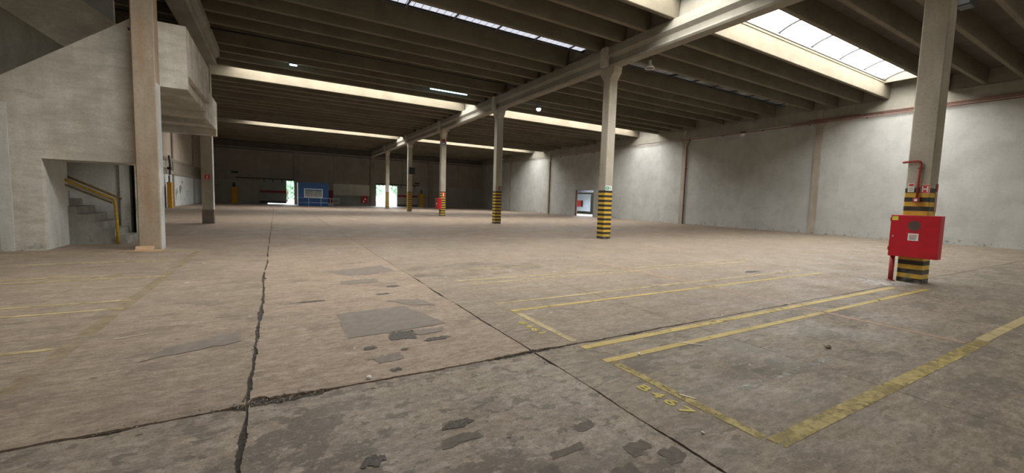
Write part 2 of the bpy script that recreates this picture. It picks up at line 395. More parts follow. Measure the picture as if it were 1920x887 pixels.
for x, y, a, b in [(1.62, 1.55, .09, .07), (1.85, 1.70, .09, .06), (1.98, 1.55, .08, .07), (1.25, 1.75, .06, .07), (1.45, 1.88, .13, .035), (1.72, 2.05, .08, .045), (.95, 2.28, .14, .05), (.55, 1.75, .1, .06), (1.05, 1.6, .07, .05)]:
    poly('floor_patch', [(x-a, y-b), (x+a*.9, y-b*.7), (x+a, y+b), (x-a*.8, y+b*.8)], 'patch_n', .0022, jag=.03, n=5)
poly('damp_patch', [(2.2, 8.6), (4.0, 8.9), (5.2, 8.4), (5.0, 7.6), (3.2, 7.2), (2.2, 7.6)], 'damp', jag=.2)
poly('cement_spill', [(10.6, 3.2), (11.5, 3.1), (11.5, 3.9), (10.9, 4.0), (10.4, 3.6)], 'pale', jag=.1)
def floor_text(body, x, y_start, y_end, size):
    cu = bpy.data.curves.new('lettering', 'FONT'); cu.body = body; cu.size = size; cu.extrude = .0012
    cu.align_x = 'LEFT'; cu.space_character = 1.35; cu.offset = .0035
    o = bpy.data.objects.new('lettering', cu); COL.objects.link(o)
    bpy.context.view_layer.update(); wdt = o.dimensions.x
    m = bpy.data.meshes.new_from_object(o); bpy.data.objects.remove(o)
    m.materials.clear(); m.materials.append(M['let'])
    k = (y_start-y_end)/wdt
    m.transform(Matrix.Diagonal((k, 1, 1, 1)))
    return link('painted_lettering', m, fl, (x, y_start, .003), (0, 0, -math.pi/2))
floor_text('B467', 2.46, 2.33, 1.83, .135)
floor_text('B461', 2.475, 4.28, 3.80, .135)

# ================================================================== CEILING
ce = G().box(XW-.3, XR+.3, YB-.3, YF+.3, 9.25, 9.4).build('ceiling', 'deck'); tag(ce, 'dark ribbed precast concrete roof with skylight strips', kind='structure')
RW = .085
rib_y = []; gaps = []
P0 = 9.97-6.2*3
y = P0-6.2
while y < YF+2:
    grp = [y, y+1.24, y+2.5, y+3.78]
    rib_y.append(grp); gaps.append((y+3.78, y+6.2)); y += 6.2
def rib_prof(y):   # near soffit edge at y
    return [(y, ZR+.02), (y+.02, ZR), (y+.15, ZR), (y+.17, ZR+.02), (y+.23, ZD), (y-.05, ZD)]
bays = [(XW+.02, XC-.16), (XC+.16, XR-.12)]
rib_cache = {}
for (xa, xb) in bays:
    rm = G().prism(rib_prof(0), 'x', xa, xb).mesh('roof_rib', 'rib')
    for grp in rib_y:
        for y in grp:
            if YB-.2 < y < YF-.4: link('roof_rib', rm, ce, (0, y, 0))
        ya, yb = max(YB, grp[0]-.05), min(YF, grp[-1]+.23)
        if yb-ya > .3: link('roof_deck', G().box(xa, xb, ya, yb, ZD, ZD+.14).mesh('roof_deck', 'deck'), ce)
def arch(y0, y1, x0, x1, z0, rise, th=.02, n=8):
    pr = [(y0+(y1-y0)*k/n, z0+rise*(1-(2*k/n-1)**2)) for k in range(n+1)]
    return pr+[(a, b+th) for a, b in reversed(pr)]
nwin = 0
for gi, (ga, gb) in enumerate(gaps):
    ya, yb = ga+.2, gb-.03
    if yb < YB or ya > YF: continue
    ya = max(ya, YB); yb = min(yb, YF)
    lit = abs(((gb-9.97)/18.6)-round((gb-9.97)/18.6)) < .05
    for bi, (xa, xb) in enumerate(bays):
        if not lit:
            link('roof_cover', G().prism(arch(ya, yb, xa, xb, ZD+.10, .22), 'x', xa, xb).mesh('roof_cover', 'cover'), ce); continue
        nwin += 1
        x0, x1 = (xa+5.6, xb-.35) if bi == 0 else (xa+.35, xb-1.0)
        wn = thing('window_%d' % nwin, None, None, ((x0+x1)/2, (ya+yb)/2, ZD)); wn['kind'] = 'structure'
        tag(wn, 'arched translucent skylight strip between roof ribs')
        npn = max(3, round((x1-x0)/2.75)); st = (x1-x0)/npn
        # concrete kerbs, steel edge frames, curved glazing bars, panes
        fr = G().box(x0, x1, ya-.10, ya+.06, ZD-.012, ZD+.17).box(x0, x1, yb-.05, yb+.12, ZD-.012, ZD+.17)
        fr.box(x0-.12, x0, ya-.1, yb+.12, ZD-.02, ZD+.5).box(x1, x1+.12, ya-.1, yb+.12, ZD-.02, ZD+.5)
        fr.build('skylight_kerb', 'rib', wn)
        for (fa, fb) in ((ya+.06, ya+.10), (yb-.09, yb-.05)): G().box(x0, x1, fa, fb, ZD+.08, ZD+.19).build('skylight_frame', 'framem', wn)
        for k in range(npn):
            G().prism(arch(ya+.02, yb-.02, 0, 0, ZD+.17, .3, .012), 'x', x0+k*st+.025, x0+(k+1)*st-.025).build('pane', 'pane', wn)
        for k in range(npn+1):
            G().prism(arch(ya+.02, yb-.02, 0, 0, ZD+.115, .3, .08), 'x', x0+k*st-.045, x0+k*st+.045).build('glazing_bar', 'black', wn)
        # blind ends of the gap
        for (c0, c1) in ((xa, x0-.12), (x1+.12, xb)):
            if c1-c0 > .02: link('roof_cover', G().prism(arch(ya, yb, 0, 0, ZD+.10, .22), 'x', c0, c1).mesh('roof_cover', 'cover'), ce)
# row beams, one per span, with infill above
def beam_prof(xc, b=.235):
    return [(xc-b+.05, HB), (xc+b-.05, HB), (xc+b, HB+.06), (xc+b, HB+.09), (xc+b-.03, HB+.12), (xc+b-.03, HB+.30), (xc+b+.1, HB+.42), (xc+b+.1, ZR-.005),
            (xc-b-.1, ZR-.005), (xc-b-.1, HB+.42), (xc-b+.03, HB+.30), (xc-b+.03, HB+.12), (xc-b, HB+.09), (xc-b, HB+.06)]
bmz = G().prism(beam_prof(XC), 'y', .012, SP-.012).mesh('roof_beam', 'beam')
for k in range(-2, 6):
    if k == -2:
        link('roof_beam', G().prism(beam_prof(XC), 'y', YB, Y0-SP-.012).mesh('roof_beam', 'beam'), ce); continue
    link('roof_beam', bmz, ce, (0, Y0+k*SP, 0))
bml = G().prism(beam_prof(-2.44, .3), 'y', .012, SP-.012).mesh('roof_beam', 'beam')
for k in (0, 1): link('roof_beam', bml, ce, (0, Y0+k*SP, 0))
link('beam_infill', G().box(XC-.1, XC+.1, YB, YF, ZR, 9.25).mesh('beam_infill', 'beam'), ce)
link('roof_pipe', G().tube([(XW+.3, 20.33, 7.60), (3, 20.33, 7.60), (XC-.5, 20.33, 7.62)], .035, 8).mesh('roof_pipe', 'black', True), ce)

# ================================================================== WALLS
wr = G()
DY0, DY1, DZ = 34.75, 37.85, 2.84
wr.box(XR, XR+.25, YB, DY0, 0, 7.0).box(XR, XR+.25, DY1, YF+.3, 0, 7.0).box(XR, XR+.25, DY0, DY1, DZ, 7.0)
wr = tag(wr.build('wall_right', 'wallr'), 'white painted side wall with concrete pilasters', kind='structure')
link('wall_beam', G().box(XR-.07, XR+.3, YB, YF, 7.0, ZR).mesh('wall_beam', 'beam'), wr)
link('wall_infill', G().box(XR, XR+.3, YB, YF, ZR, 9.3).mesh('wall_infill', 'beam'), wr)
pm = G().box(XR-.09, XR+.05, -.2, .2, 0, 6.55).prism([(-.2, 6.55), (.2, 6.55), (.42, 6.9), (.42, 7.0), (-.42, 7.0), (-.42, 6.9)], 'x', XR-.085, XR+.05).box(XR-.12, XR+.05, -.13, .13, 7.0, ZR).mesh('pilaster', 'pil')
for k in range(-1, 6): link('pilaster', pm, wr, (0, Y0+k*SP, 0))
wf = G(); DL = (-.9, 2.06, 3.05); DR = (12.40, 15.35, 3.03)
wf.box(XW-.3, DL[0], YF, YF+.3, 0, 9.3).box(DL[0], DL[1], YF, YF+.3, DL[2], 9.3).box(DL[1], DR[0], YF, YF+.3, 0, 9.3).box(DR[0], DR[1], YF, YF+.3, DR[2], 9.3).box(DR[1], XR+.3, YF, YF+.3, 0, 9.3)
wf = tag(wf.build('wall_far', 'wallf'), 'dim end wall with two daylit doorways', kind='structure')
for x in (2.45, 11.88, 20.4): link('pilaster', G().box(x-.3, x+.3, YF-.22, YF+.05, 0, 7.0).mesh('pilaster', 'pil' if x < 0 else 'beam'), wf)
link('wall_beam', G().box(XW, XR, YF-.3, YF+.05, 7.0, ZR).mesh('wall_beam', 'deck'), wf)
link('wall_ledge', G().box(XW, XR, YF-.06, YF+.01, 6.72, 6.82).mesh('wall_ledge', 'steel_d'), wf)
link('painted_band', G().box(6.8, 11.55, YF-.02, YF+.05, 1.42, 2.95).mesh('painted_band', 'bandw'), wf)
link('painted_band', G().box(6.8, 11.55, YF-.025, YF+.05, 0, 1.42).mesh('painted_band', 'bandg'), wf)
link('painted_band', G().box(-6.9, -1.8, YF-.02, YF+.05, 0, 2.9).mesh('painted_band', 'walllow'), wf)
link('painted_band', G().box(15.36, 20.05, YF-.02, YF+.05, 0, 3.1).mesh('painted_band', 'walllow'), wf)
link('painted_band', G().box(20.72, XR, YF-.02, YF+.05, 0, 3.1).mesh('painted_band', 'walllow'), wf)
for x in (6.8, 16.1, 24.8): link('wall_joint', G().box(x-.02, x+.02, YF-.012, YF+.01, 3.1, 6.72).mesh('wall_joint', 'steel_d'), wf)
wl = tag(G().box(XW-.3, XW, YB, YF+.3, 0, 9.3).build('wall_left', 'wallb'), 'beige panelled aisle wall with white lower part', kind='structure')
link('painted_band', G().box(XW-.05, XW+.03, 20, YF-.02, 0, 2.72).mesh('painted_band', 'wallw'), wl)
link('wall_beam', G().prism([(XW-.05, 2.72), (XW+.14, 2.72), (XW+.14, 2.95), (XW+.07, 3.05), (XW+.07, 3.7), (XW+.16, 3.85), (XW+.16, 4.0), (XW-.05, 4.0)], 'y', 20, YF-.02).mesh('wall_beam', 'pil'), wl)
for y_ in (27, 37, 46.2, 56.7): link('pilaster', G().box(XW-.05, XW+.12, y_-.2, y_+.2, 0, ZR).mesh('pilaster', 'pil'), wl)
rnd = random.Random(5)
for (yc, zc, hh) in [(47.5, .9, .8), (48.1, 1.3, .5), (49.3, 1.2, 1.0), (49.9, 1.6, .6), (50.4, 2.1, .25), (52.6, 1.1, .5), (51.4, .5, .4)]:
    pr = []
    for k in range(14):
        a = 2*math.pi*k/14; q = rnd.uniform(.45, 1)
        pr.append((yc+.22*q*math.cos(a)+.15*math.sin(a*2), zc+hh*q*math.sin(a)*.8))
    link('paint_splash', G().prism(pr, 'x', XW+.03, XW+.034).mesh('paint_splash', 'soot'), wl)
tag(G().box(XW-.3, XR+.3, YB-.3, YB, 0, 9.4).build('wall_back', 'wallr'), 'white painted wall closing the hall', kind='structure')

# doors in the far wall: hung sliding leaves with red stripes
def sliding(n, x0, x1, y, zb, label, rail0, rail1):
    t = thing('door_%d' % n, label, None, ((x0+x1)/2, y, 0)); t['kind'] = 'structure'
    for k in range(4):
        a = x0+(x1-x0)*k/4; b = x0+(x1-x0)*(k+1)/4
        G().box(a+.008, b-.008, y-.05, y, zb, 3.12).build('leaf_panel', 'bandg' if n == 1 else 'walllow', t)
    G().box(x0, x1, y, y+.012, zb, 3.12).build('leaf_backing', 'bandg', t)
    G().box(x0, x1, y-.058, y-.05, 1.42, 1.72).build('red_stripe', 'maroon', t)
    G().box(x0, x1, y-.055, y+.005, zb, zb+.32).build('kick_plate', 'steel_d', t)
    G().box(rail0, rail1, y-.09, y-.02, 3.14, 3.26).build('track', 'black', t)
    for k in range(3):
        xx = x0+(x1-x0)*(k+.5)/3; G().box(xx-.05, xx+.05, y-.08, y-.05, 2.75, 3.16).build('hanger', 'black', t)
sliding(1, -1.76, 1.19, YF-.04, .10, 'grey sliding door with red stripe left ajar beside blue booth', -4.2, 2.0)
sliding(2, 15.42, 18.42, YF-.04, .02, 'pale sliding door with red stripe slid open beside yellow guard', 12.3, 18.6)
# doorway in the right wall and the room behind it
d3 = thing('door_3', 'open doorway with maroon jamb in the white side wall', None, (XR, (DY0+DY1)/2, 0)); d3['kind'] = 'structure'
G().box(XR-.03, XR+.09, DY1-.06, DY1+.02, 0, DZ).build('jamb', 'maroon', d3)
G().box(XR-.02, XR+.26, DY0-.05, DY0+.04, 0, DZ).build('jamb', 'pil', d3)
G().box(XR-.02, XR+.26, DY0, DY1, DZ, DZ+.08).build('lintel', 'pil', d3)
for nm, bx_ in (('floor_side_room', (XR+.25, XR+9, 30, 48, -.2, 0)), ('wall_side_room', (XR+9, XR+9.2, 30, 48, 0, 4)), ('wall_side_room_near', (XR+.25, XR+9, 29.8, 30, 0, 4)), ('wall_side_room_end', (XR+.25, XR+9, 48, 48.2, 0, 4)), ('ceiling_side_room', (XR+.25, XR+9.2, 29.8, 48.2, 4, 4.2))):
    sr = tag(G().box(*bx_).build(nm, 'bandw'), 'plain white surface of the small side room', kind='structure')
link('ceiling_beam', G().box(XR+4, XR+4.4, 30, 48, 2.75, 4).mesh('ceiling_beam', 'steel_d'), sr)
lb = thing('notice_board', 'pale bluish board with magenta panel in the side room', 'board', (XR+6, 43.5, 0))
G().box(XR+6, XR+6.1, 42.6, 46.6, .35, 2.6).build('panel', 'boardm', lb)
G().box(XR+5.9, XR+6, 44.2, 46.3, .95, 1.75).build('magenta_plate', 'redsign', lb)
G().box(XR+5.87, XR+5.9, 44.0, 44.3, .95, 1.75).build('dark_bar', 'black', lb)
G().box(XR+5.87, XR+5.9, 45.3, 45.6, 1.0, 1.7).build('dark_bar', 'black', lb)
for ya in (42.7, 46.35): G().box(XR+5.9, XR+6.2, ya, ya+.15, 0, .35).build('foot', 'steel_d', lb)
ll = bpy.data.lights.new('side_room_lamp', 'AREA'); ll.energy = 260; ll.shape = 'RECTANGLE'; ll.size = 3; ll.size_y = 3; ll.color = (.95, .97, 1)
lo = bpy.data.objects.new('side_room_lamp', ll); COL.objects.link(lo); lo.location = (XR+2.2, 40, 3.9)

# ================================================================== COLUMNS
cm = {}
cm['shaft'] = G().cbox(-HW, HW, -HW, HW, 0, 6.45, .022).mesh('shaft', 'col')
cm['corbel'] = G().prism([(-HW, 6.45), (HW, 6.45), (.40, 6.72), (.40, HB-.002), (-.40, HB-.002), (-.40, 6.72)], 'x', -HW, HW).mesh('corbel', 'col')
cm['fork'] = G().box(-.08, .08, -.17, .17, HB-.01, ZR-.01).mesh('fork_arm', 'col')
s_ = HW+.004
cm['stripe'] = G().cbox(-s_, s_, -s_, s_, 0, 2.0, .022).mesh('stripe_band', 'stripe')
names_c = ['carrying the near red hose cabinet', 'with green exit sign in front of the white wall', 'with small brown box above its stripes', 'with red cabinet and red-blue plate high up',
           'with black loudspeaker halfway up', 'standing in front of the right daylit doorway']
cols = []
for k in range(6):
    t = thing('concrete_column', 'grey concrete column with black and yellow striped foot '+names_c[k], 'column', (XC, Y0+k*SP, 0), 'striped columns of the middle row')
    link('shaft', cm['shaft'], t); link('corbel', cm['corbel'], t); link('stripe_band', cm['stripe'], t)
    for s in (-1, 1): link('fork_arm', cm['fork'], t, (s*.37, 0, 0))
    cols.append(t)
t = thing('concrete_column', 'tan stained concrete column with white side beside the stairs', 'column', (XL, Y0+SP, 0))
G().cbox(XL-HW, XL+HW, Y0+SP-HW, Y0+SP+HW, 0, HB-.01, .02).build('shaft', 'col_tan', t)
G().box(XL+HW, XL+HW+.006, Y0+SP-HW+.03, Y0+SP+HW-.005, 0, 3.95).build('white_face', 'colwhite', t)
G().box(XL-HW-.05, XL-HW+.02, Y0+SP-.16, Y0+SP-.09, 5.05, 5.10).build('bracket', 'black', t)
t2 = thing('concrete_column', 'grey concrete column carrying the landing beyond the stairs', 'column', (XL, Y0+2*SP, 0))
G().cbox(XL-HW, XL+HW, Y0+2*SP-HW, Y0+2*SP+HW, 0, HB-.01, .02).build('shaft', 'col', t2)
G().box(XL+HW, XL+HW+.006, Y0+2*SP-HW+.03, Y0+2*SP+HW-.005, 0, 3.82).build('white_face', 'colwhite', t2)
G().box(XL-HW-.004, XL+HW+.008, Y0+2*SP-HW-.005, Y0+2*SP+HW+.004, 0, .62).build('dirty_foot', 'patch', t2)

# ================================================================== STAIRCASE
st = thing('staircase', 'pale rendered concrete stair block with sloping parapet and overhanging landing', 'staircase', (-3.6, 13.6, 0))
FY = 13.585
zt = lambda x: 3.81+.797*(x+4.89)
G().prism([(XW, 0), (-4.43, 0), (-4.43, 2.05), (-2.55, 2.05), (-2.55, 3.95), (-1.85, 3.95), (-1.85, 5.47), (-2.80, 5.47), (XW, zt(XW))], 'y', FY, FY+.16).build('front_wall', 'stair', st)
G().box(-4.66, -4.43, FY+.16, 14.9, 0, 2.05).build('jamb_wall', 'stairw', st)
G().box(-4.75, -2.55, FY+.16, 14.9, 2.05, 2.22).build('soffit', 'stair', st)
G().box(-5.1, -4.9, FY-.012, FY, 0, 3.2).build('white_patch', 'stairw', st)
for i in range(11):
    x = -3.36-.235*i
    G().box(x-.235-(.6 if i == 10 else 0), x, 14.83, 16.15, 0 if i < 6 else .19*(i-5), .19*(i+1)).build('step', 'stepm', st)
G().box(XW, -3.76, 16.2, 16.35, 0, 6.6).build('back_wall', 'stairw', st)
G().box(-3.76, -3.55, 16.1, 16.35, 0, 4.05).build('pillar', 'stairw', st)
G().box(XW, -3.4, 18.6, 18.75, 0, 4.05).build('rear_wall', 'stair', st)
G().box(-3.40, -3.26, 15.9, 18.6, 0, 4.05).build('side_wall', 'stair', st)
G().box(-6.2, -3.26, 14.95, 16.2, 2.6, 2.8).build('shading_slab', 'stair', st)  # slab added above the steps to keep light out of the stair interior
zl = lambda x: 4.79-.68*(x+4.3)
G().prism([(XW, zl(XW)), (-3.0, zl(-3.0)), (-3.0, zl(-3.0)+1.42), (XW, zl(XW)+1.42)], 'y', 14.9, 15.05).build('upper_flight_parapet', 'stair', st)
G().prism([(XW, zl(XW)+.02), (-3.0, zl(-3.0)+.02), (-3.0, zl(-3.0)+.25), (XW, zl(XW)+.25)], 'y', 15.05, 16.2).build('upper_flight', 'stair', st)
zq = lambda x: zt(x)-1.35
G().prism([(-6.0, zq(-6.0)), (-2.9, zq(-2.9)), (-2.9, zq(-2.9)+.2), (-6.0, zq(-6.0)+.2)], 'y', FY+.16, 14.85).build('lower_flight', 'stair', st)
G().box(-3.1, -1.97, FY+.16, 18.0, 4.08, 4.32).build('landing_slab', 'stair', st)
G().box(-1.97, -1.85, FY+.16, 17.7, 4.33, 5.47).build('landing_parapet', 'stair', st)
G().box(-3.1, -2.0, 17.75, 18.0, 3.9, 4.1).build('landing_beam', 'stair', st)
G().box(-4.4, -2.27, 18.0, 23.1, 4.12, 4.3).build('rear_slab', 'stair', st)
G().box(-2.27, -2.15, 18.2, 22.95, 4.08, 5.24).build('rear_parapet', 'stair', st)
G().box(-4.4, -2.17, 22.72, 23.13, 3.83, 4.12).build('rear_beam', 'stair', st)
G().box(-4.4, -2.3, 20.3, 20.55, 3.95, 4.12).build('rear_beam', 'stair', st)
hr = bpy.data.objects.new('handrail', None); COL.objects.link(hr); hr.parent = st; tag(hr, 'worn yellow tubular handrail')
def hp(g, name, mat): g.v = [tuple(Vector(v)-st.location) for v in g.v]; o = link(name, g.mesh(name, mat, True), hr); return o
hp(G().tube([(-3.52, 14.75, 0), (-3.525, 14.75, .6), (-3.55, 14.75, 1.12), (-3.60, 14.75, 1.17)], .032), 'post', 'rail')
hp(G().tube([(-3.56, 14.75, 1.15), (-3.75, 14.75, 1.25), (-4.42, 14.75, 1.60), (-5.8, 14.75, 2.32)], .03), 'rail', 'rail')
hp(G().tube([(-3.60, 14.75, 1.06), (-4.42, 14.75, 1.48), (-5.8, 14.75, 2.20)], .018), 'lower_rail', 'rail_d')
hp(G().tube([(-3.72, 16.05, 1.15), (-4.6, 16.05, 1.62), (-6.0, 16.05, 2.36)], .03), 'wall_rail', 'rail_d')
for a in (-4.0, -4.7): hp(G().tube([(a, 16.05, 1.15-.537*(a+3.72)), (a, 16.21, 1.10-.537*(a+3.72))], .012, 6), 'rail_bracket', 'rail_d')

# ================================================================== FIRE EQUIPMENT ON COLUMNS
def text_mesh(body, size, mat, ext=.001):
    cu = bpy.data.curves.new('lettering', 'FONT'); cu.body = body; cu.size = size; cu.extrude = ext; cu.align_x = 'CENTER'; cu.align_y = 'CENTER'; cu.offset = size*.02
    o = bpy.data.objects.new('lettering', cu); COL.objects.link(o); m = bpy.data.meshes.new_from_object(o); bpy.data.objects.remove(o)
    m.materials.clear(); m.materials.append(M[mat]); return m
FACE_X = (math.pi/2, 0, -math.pi/2)   # text on a face that looks towards -x
FACE_Y = (math.pi/2, 0, 0)            # text on a face that looks towards -y
def cabinet(loc, label, group):
    t = thing('hose_cabinet', label, 'fire cabinet', loc, group)
    X, Y, Z = loc; x0, x1 = X, X+.25; ya, yb = Y-.395, Y+.395
    G().bbox(x0+.02, x1, ya, yb, Z, Z+.88, .008).build('body', 'red', t)
    d = G().bbox(x0, x0+.022, ya+.004, yb-.004, Z+.006, Z+.874, .006).build('door', 'red', t)
    link('vent_disc', G().disc((0, 0, .665), .105, 'x', .004).mesh('vent_disc', 'grey'), d)
    lb = link('notice_label', G().box(-.004, 0, -.085, .085, .355, .505).mesh('notice_label', 'white'), d)
    for q in range(5): pass
    link('yellow_sticker', G().box(-.004, 0, .27, .37, .765, .85).mesh('yellow_sticker', 'yelstk'), d)
    link('lock', G().disc((0, .33, .43), .014, 'x', .012, 12).mesh('lock', 'steel'), d)
    for z in (.12, .74): link('hinge', G().box(-.006, .012, .388, .402, z, z+.08).mesh('hinge', 'red_d'), d)
    return t, d
c1, dd = cabinet((XC-HW-.256, 3.275, .55), 'glossy red fire hose cabinet on the near striped column', 'red hose cabinets')
for q in range(4):
    link('label_text', G().box(-.0055, -.004, -.06+.006*q, .06, .472-.028*q-.012, .472-.028*q).mesh('label_text', 'redsign' if q == 0 else 'grey'), dd)
c2, d2 = cabinet((XC-HW-.256, Y0+3*SP+.0, .58), 'red fire hose cabinet on the column with the red-blue plate', 'red hose cabinets')
c3 = thing('hose_cabinet', 'red fire hose cabinet fixed on the grey band of the end wall', 'fire cabinet', (10.78, YF-.02, .4))
G().bbox(10.35, 11.22, YF-.24, YF-.025, .4, 1.38, .01).build('body', 'red', c3)
G().bbox(10.37, 11.2, YF-.262, YF-.24, .42, 1.36, .006).build('door', 'red', c3)
G().disc((10.85, YF-.262, .95), .12, 'y', .004).build('vent_disc', 'white', c3)
G().box(10.55, 10.75, YF-.268, YF-.262, .5, .72).build('notice_label', 'white', c3)
sp = thing('standpipe', 'red water standpipe rising from the floor behind the near cabinet', 'pipe', (XC-HW-.12, 3.62, 0))
G().tube([(XC-HW-.12, 3.62, 0), (XC-HW-.12, 3.62, .548)], .045, 14).build('riser', 'red_d', sp, True)
G().lathe([(.07, 0), (.07, .02), (.046, .025)], (XC-HW-.12, 3.62, 0)).build('flange', 'red_d', sp, True)
al = thing('alarm_conduit', 'bent red conduit with call point above the near hose cabinet', 'conduit', (XC-HW, 3.34, 1.7))
xx = XC-HW-.045
G().tube([(xx, 3.345, 1.78), (xx, 3.34, 2.2), (xx, 3.33, 2.50), (xx, 3.345, 2.55), (xx, 3.40, 2.56), (xx, 3.60, 2.55), (xx, 3.63, 2.545)], .022, 10).build('tube', 'red_d', al, True)
G().bbox(xx-.04, xx+.03, 3.29, 3.40, 1.70, 1.80, .008).build('call_point', 'red_d', al)
G().box(xx-.046, xx-.04, 3.32, 3.37, 1.725, 1.775).build('glass_plate', 'white', al)
for z in (2.0, 2.4): G().box(xx-.01, xx+.032, 3.305, 3.375, z, z+.025).build('clip', 'steel_d', al)
xs = XC-HW-.004
hs = thing('hydrant_sign', 'square red sign with white letter H on the near striped column', 'sign', (xs, 3.235, 1.98))
G().box(xs-.006, xs, 3.155, 3.315, 1.89, 2.07).build('plate', 'redsign', hs)
G().box(xs-.0075, xs-.006, 3.158, 3.312, 1.893, 1.90).box(xs-.0075, xs-.006, 3.158, 3.312, 2.06, 2.067).box(xs-.0075, xs-.006, 3.158, 3.165, 1.893, 2.067).box(xs-.0075, xs-.006, 3.305, 3.312, 1.893, 2.067).build('border', 'white', hs)
G().box(xs-.009, xs-.006, 3.262, 3.288, 1.92, 2.04).box(xs-.009, xs-.006, 3.182, 3.208, 1.92, 2.04).box(xs-.009, xs-.006, 3.2, 3.27, 1.965, 1.995).build('letter', 'white', hs)
ws = thing('notice_sign', 'small white notice with red heading beside the red H sign', 'sign', (xs, 3.46, 1.92))
G().box(xs-.006, xs, 3.41, 3.515, 1.92, 2.105).build('plate', 'white', ws)
G().box(xs-.0075, xs-.006, 3.425, 3.50, 2.045, 2.09).build('heading', 'redsign', ws)
for q in range(3): G().box(xs-.0075, xs-.006, 3.43, 3.497, 1.945+q*.028, 1.953+q*.028).build('text_line', 'grey', ws)
sd = thing('side_plate', 'narrow faded red plate on the side of the near striped column', 'sign', (XC+.0, Y0-HW-.004, 1.9))
G().box(XC+.06, XC+.19, Y0-HW-.010, Y0-HW-.004, 1.95, 2.10).build('plate', 'red_d', sd)
G().box(XC+.06, XC+.19, Y0-HW-.010, Y0-HW-.004, 1.5, 1.93).build('lower_plate', 'pink', sd)
ex = thing('exit_sign', 'green and white exit arrow sign above the stripes of the column', 'sign', (XC-.13, Y0+SP-HW-.006, 2.1))
yy = Y0+SP-HW
G().box(XC-.185, XC+.14, yy-.012, yy, 2.0, 2.2).build('plate', 'white', ex)
G().box(XC-.17, XC-.0, yy-.015, yy-.012, 2.04, 2.16).build('pictogram', 'green', ex)
G().box(XC-.13, XC-.05, yy-.017, yy-.015, 2.085, 2.12).build('arrow', 'white', ex)
G().box(XC+.06, XC+.085, yy-.015, yy-.012, 2.04, 2.16).build('text_bar', 'green', ex)
fs = thing('extinguisher_sign', 'small red extinguisher sign on the plain grey column', 'sign', (XL+.01, Y0+2*SP-HW-.004, 2.05))
yy = Y0+2*SP-HW
G().box(-2.66, -2.48, yy-.010, yy-.001, 1.96, 2.15).build('plate', 'redsign', fs)
G().box(-2.595, -2.555, yy-.012, yy-.010, 1.985, 2.085).box(-2.587, -2.563, yy-.012, yy-.010, 2.085, 2.12).build('symbol', 'white', fs)
# other fittings on the columns
bx = thing('switch_box', 'small brown switch box above the stripes of the column', 'box', (XC+.06, Y0+2*SP-HW, 2.05))
yy = Y0+2*SP-HW
G().bbox(XC-.02, XC+.16, yy-.12, yy, 2.03, 2.30, .01).build('case', 'copper', bx); G().box(XC+.0, XC+.14, yy-.125, yy-.12, 2.06, 2.27).build('lid', 'pil', bx)
lp = thing('high_plate', 'red and blue plate high on the column with red cabinet', 'sign', (XC-.1, Y0+3*SP-HW, 5.9))
yy = Y0+3*SP-HW
G().box(XC-.2, XC+.1, yy-.02, yy, 6.02, 6.25).build('red_plate', 'red_d', lp); G().box(XC-.13, XC+.12, yy-.024, yy-.001, 5.75, 6.01).build('blue_plate', 'bluesign', lp)
G().box(XC-.08, XC+.02, yy-.028, yy-.024, 5.83, 5.92).build('symbol', 'white', lp)
rs = thing('hydrant_sign', 'pale red sign on the stripes above the farther cabinet', 'sign', (XC, yy, 1.8))
G().box(XC-.1, XC+.12, yy-.015, yy-.005, 1.55, 1.95).build('plate', 'redsign', rs); G().box(XC-.03, XC+.05, yy-.018, yy-.015, 1.62, 1.9).build('symbol', 'white', rs)
sk = thing('loudspeaker', 'black box loudspeaker mounted halfway up a striped column', 'speaker', (XC+.1, Y0+4*SP-HW, 4.1))
yy = Y0+4*SP-HW
G().bbox(XC-.18, XC+.40, yy-.42, yy-.06, 3.78, 4.48, .02).build('cabinet', 'black', sk)
G().box(XC-.14, XC+.36, yy-.43, yy-.42, 3.83, 4.43).build('grille', 'black', sk)
G().box(XC+.0, XC+.1, yy-.07, yy-.001, 4.0, 4.3).build('bracket', 'black', sk)
fd = thing('floodlight', 'pale glass floodlight fixed high on the near hose cabinet column', 'floodlight', (XC+HW+.1, 3.15, 5.9))
G().bbox(12.02, 12.32, 2.98, 3.20, 5.72, 6.06, .015).build('housing', 'steel_d', fd); G().box(12.0, 12.02, 3.0, 3.185, 5.75, 6.03).build('glass', 'boardm', fd)
G().box(XC+HW+.001, 12.05, 3.17, 3.25, 5.8, 5.9).build('bracket', 'steel_d', fd)

# ================================================================== ROOF FITTINGS
def tray(x0, x1, label, n, bright):
    t = thing('cable_tray', label, 'cable tray', ((x0+x1)/2, 14.3, 7.8))
    y0 = 14.06
    G().box(x0, x1, y0, y0+.02, 7.76, 7.86).build('near_rail', 'steel', t)
    G().box(x0, x1, y0+.50, y0+.53, 7.76, 7.88).build('far_rail', 'steel_d', t)
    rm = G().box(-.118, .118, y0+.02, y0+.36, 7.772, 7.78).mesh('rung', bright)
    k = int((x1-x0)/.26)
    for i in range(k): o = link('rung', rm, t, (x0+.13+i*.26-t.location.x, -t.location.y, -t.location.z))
    G().tube([(x0, y0+.40, 7.82), ((x0+x1)/2, y0+.41, 7.81), (x1, y0+.40, 7.82)], .035, 8).build('cable', 'black', t, True)
    G().tube([(x0, y0+.46, 7.80), ((x0+x1)/2, y0+.46, 7.82), (x1, y0+.46, 7.80)], .03, 8).build('cable', 'black', t, True)
    for i in range(n):
        x = x0+(x1-x0)*(i+.5)/n
        G().box(x-.02, x+.02, y0+.24, y0+.28, 7.74, 8.62).box(x-.03, x+.03, y0-.02, y0+.56, 7.73, 7.765).build('hanger', 'black', t)
tray(-2.0, 11.2, 'bright white slotted cable tray under the roof left of the row beam', 8, 'trayglow')
tray(12.6, 26.9, 'dull slotted cable tray under the roof towards the white wall', 9, 'traydull')
